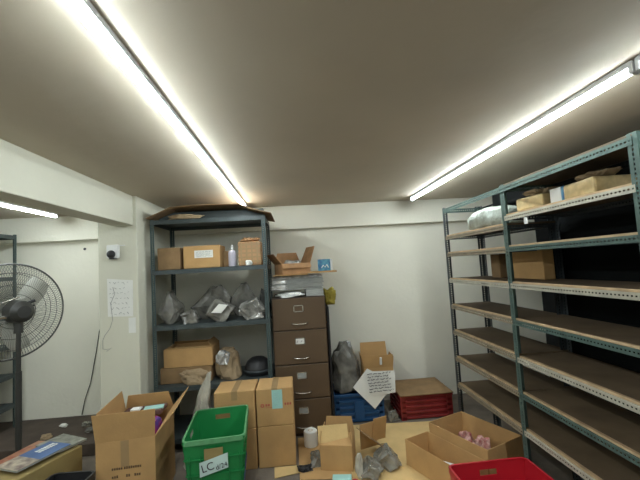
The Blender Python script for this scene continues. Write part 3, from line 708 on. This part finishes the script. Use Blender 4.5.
# ------------------------------------------------------------ pedestal fan
fan = thing('pedestal_fan', 'large dark pedestal fan with round wire guard at the left edge of the photo', 'fan', (-2.235, 3.05, 0))
hz = 1.365; Rg = .37
def fp(x, y, z_): # head coordinates -> turned a little
    a = R(56); return (x*math.cos(a)-y*math.sin(a), x*math.sin(a)+y*math.cos(a), z_+hz)
head = MB()
for (r_, yy) in ((Rg, 0),): head.ring((0, 0, 0), r_, .007, 'y', 64, 6)
for r_, yy in ((.30, .055), (.2, .08), (.10, .09)): head.ring((0, yy, 0), r_, .0022, 'y', 48, 4)
for r_, yy in ((.30, -.05), (.21, -.075), (.13, -.085)): head.ring((0, yy, 0), r_, .0022, 'y', 48, 4)
NS = 110
for i in range(NS):
    for s in (1, -1):
        pts = []
        for k, (r_, yy) in enumerate([(Rg, 0), (.355, .03), (.30, .055), (.2, .08), (.08, .09)]):
            a = 2*math.pi*i/NS+k*.05*s; pts.append((r_*math.cos(a), yy*s, r_*math.sin(a)))
        head.tube(pts, .0013, 3, cap=False)
for i, v in enumerate(head.v): head.v[i] = Vector(fp(v.x, v.y, v.z))
head.build('guard', 'wire', fan)
def xf(mb):
    for i, v in enumerate(mb.v): mb.v[i] = Vector(fp(v.x, v.y, v.z))
    return mb
for k in range(3):
    mb = MB(); vs = []; a0 = k*2*math.pi/3+.5
    for j in range(7):
        f_ = j/6; r_ = .05+.27*f_; hw_ = .03+.075*math.sin(f_*2.4)
        for e in (-1, 1):
            a = a0+e*hw_/r_*.8+f_*.3; vs.append((r_*math.cos(a), .025+e*.028*(1-.4*f_), r_*math.sin(a)))
    mb.add(vs, [(2*j, 2*j+1, 2*j+3, 2*j+2) for j in range(6)])
    xf(mb).build('blade', 'blade', fan, solid=.003, smooth=True)
mb = MB().tube([(0, .06, 0), (0, .02, 0), (0, -.02, 0)], [.03, .05, .05], 20); xf(mb).build('hub', 'fan_grey', fan)
mb = MB().tube([(0, -.07, 0), (0, -.09, .0), (0, -.20, .0), (.0, -.235, 0)], [.06, .088, .08, .045], 24); mt = xf(mb).build('motor', 'fan_grey', fan, smooth=False)
mb = MB().tube([(.05, -.16, .06), (.095, -.17, .075)], .012, 10); mb.tube([(.07, -.12, .03), (.11, -.12, .035)], .007, 8); xf(mb).build('knob', 'black', mt)
mb = MB().tube([(-.19, -.12, -.03), (-.06, -.13, -.03)], .013, 8); xf(mb).build('carry_handle', 'chrome', mt)
mb = MB().tube([(-.10, -.14, .075), (-.03, -.15, .10), (.0, -.15, .11)], .006, 8); xf(mb).build('trim', 'chrome', mt)
MB().tube([(.12, -.085, hz-.03), (.12, -.085, hz-.16)], .030, 14).build('yoke', 'fan_grey', fan)
MB().tube([(.12, -.085, hz-.15), (.12, -.085,   .9)], .016, 14).build('upper_pole', 'fan_grey', fan)
MB().tube([(.12, -.085, .92), (.12, -.085, .03)], .021, 14).build('pole', 'fan_grey', fan)
MB().lathe([(.17, 0), (.17, .015), (.15, .03), (.05, .045), (.03, .07)], 36, (.12, -.085, 0)).build('base', 'fan_grey', fan)

# ------------------------------------------------------------ magazines on a carton, lower left
c = carton('olive-brown carton under the magazines in the lower left corner', -1.79, 2.62, 0, .46, .33, .425, 70, 'olive', tape=False)
def magazine(label, x, y, z, w, d, t, rz, covers, rx=0, ry=0):
    c = thing('magazine', label, 'magazine', (x, y, z), rz, None, rx, ry)
    MB().box(-w/2+.002, w/2-.002, -d/2+.002, d/2-.002, 0, t-.001).build('pages', 'paper_grey', c)
    for (x0, x1, m) in covers: MB().box(x0*w/2, x1*w/2, -d/2, d/2, t-.001, t+.001).build('cover', m, c)
    return c
magazine('glossy rust-red magazine beneath the others, toward the fan', -1.885, 2.70, .426, .34, .16, .01, 76, [(-1, 1, 'rust')])
magazine('glossy dark grey magazine at the top right of the magazine pile', -1.71, 2.80, .437, .27, .19, .010, -28, [(-1, 1, 'cover_grey')])
c = magazine('blue-covered magazine with a white title, on top of the pile', -1.755, 2.60, .449, .34, .20, .012, 68, [(-1, -.2, 'cover_pale'), (-.2, 1, 'cover')])
mb = MB(); rnd = random.Random(8)
for r_, (y0, hh) in enumerate([(.025, .022), (-.005, .022)]):
    x = .03
    while x < .14: mb.box(x, x+.013, y0, y0+hh, .0132, .0145); x += .018
mb.build('title', 'paper', c)
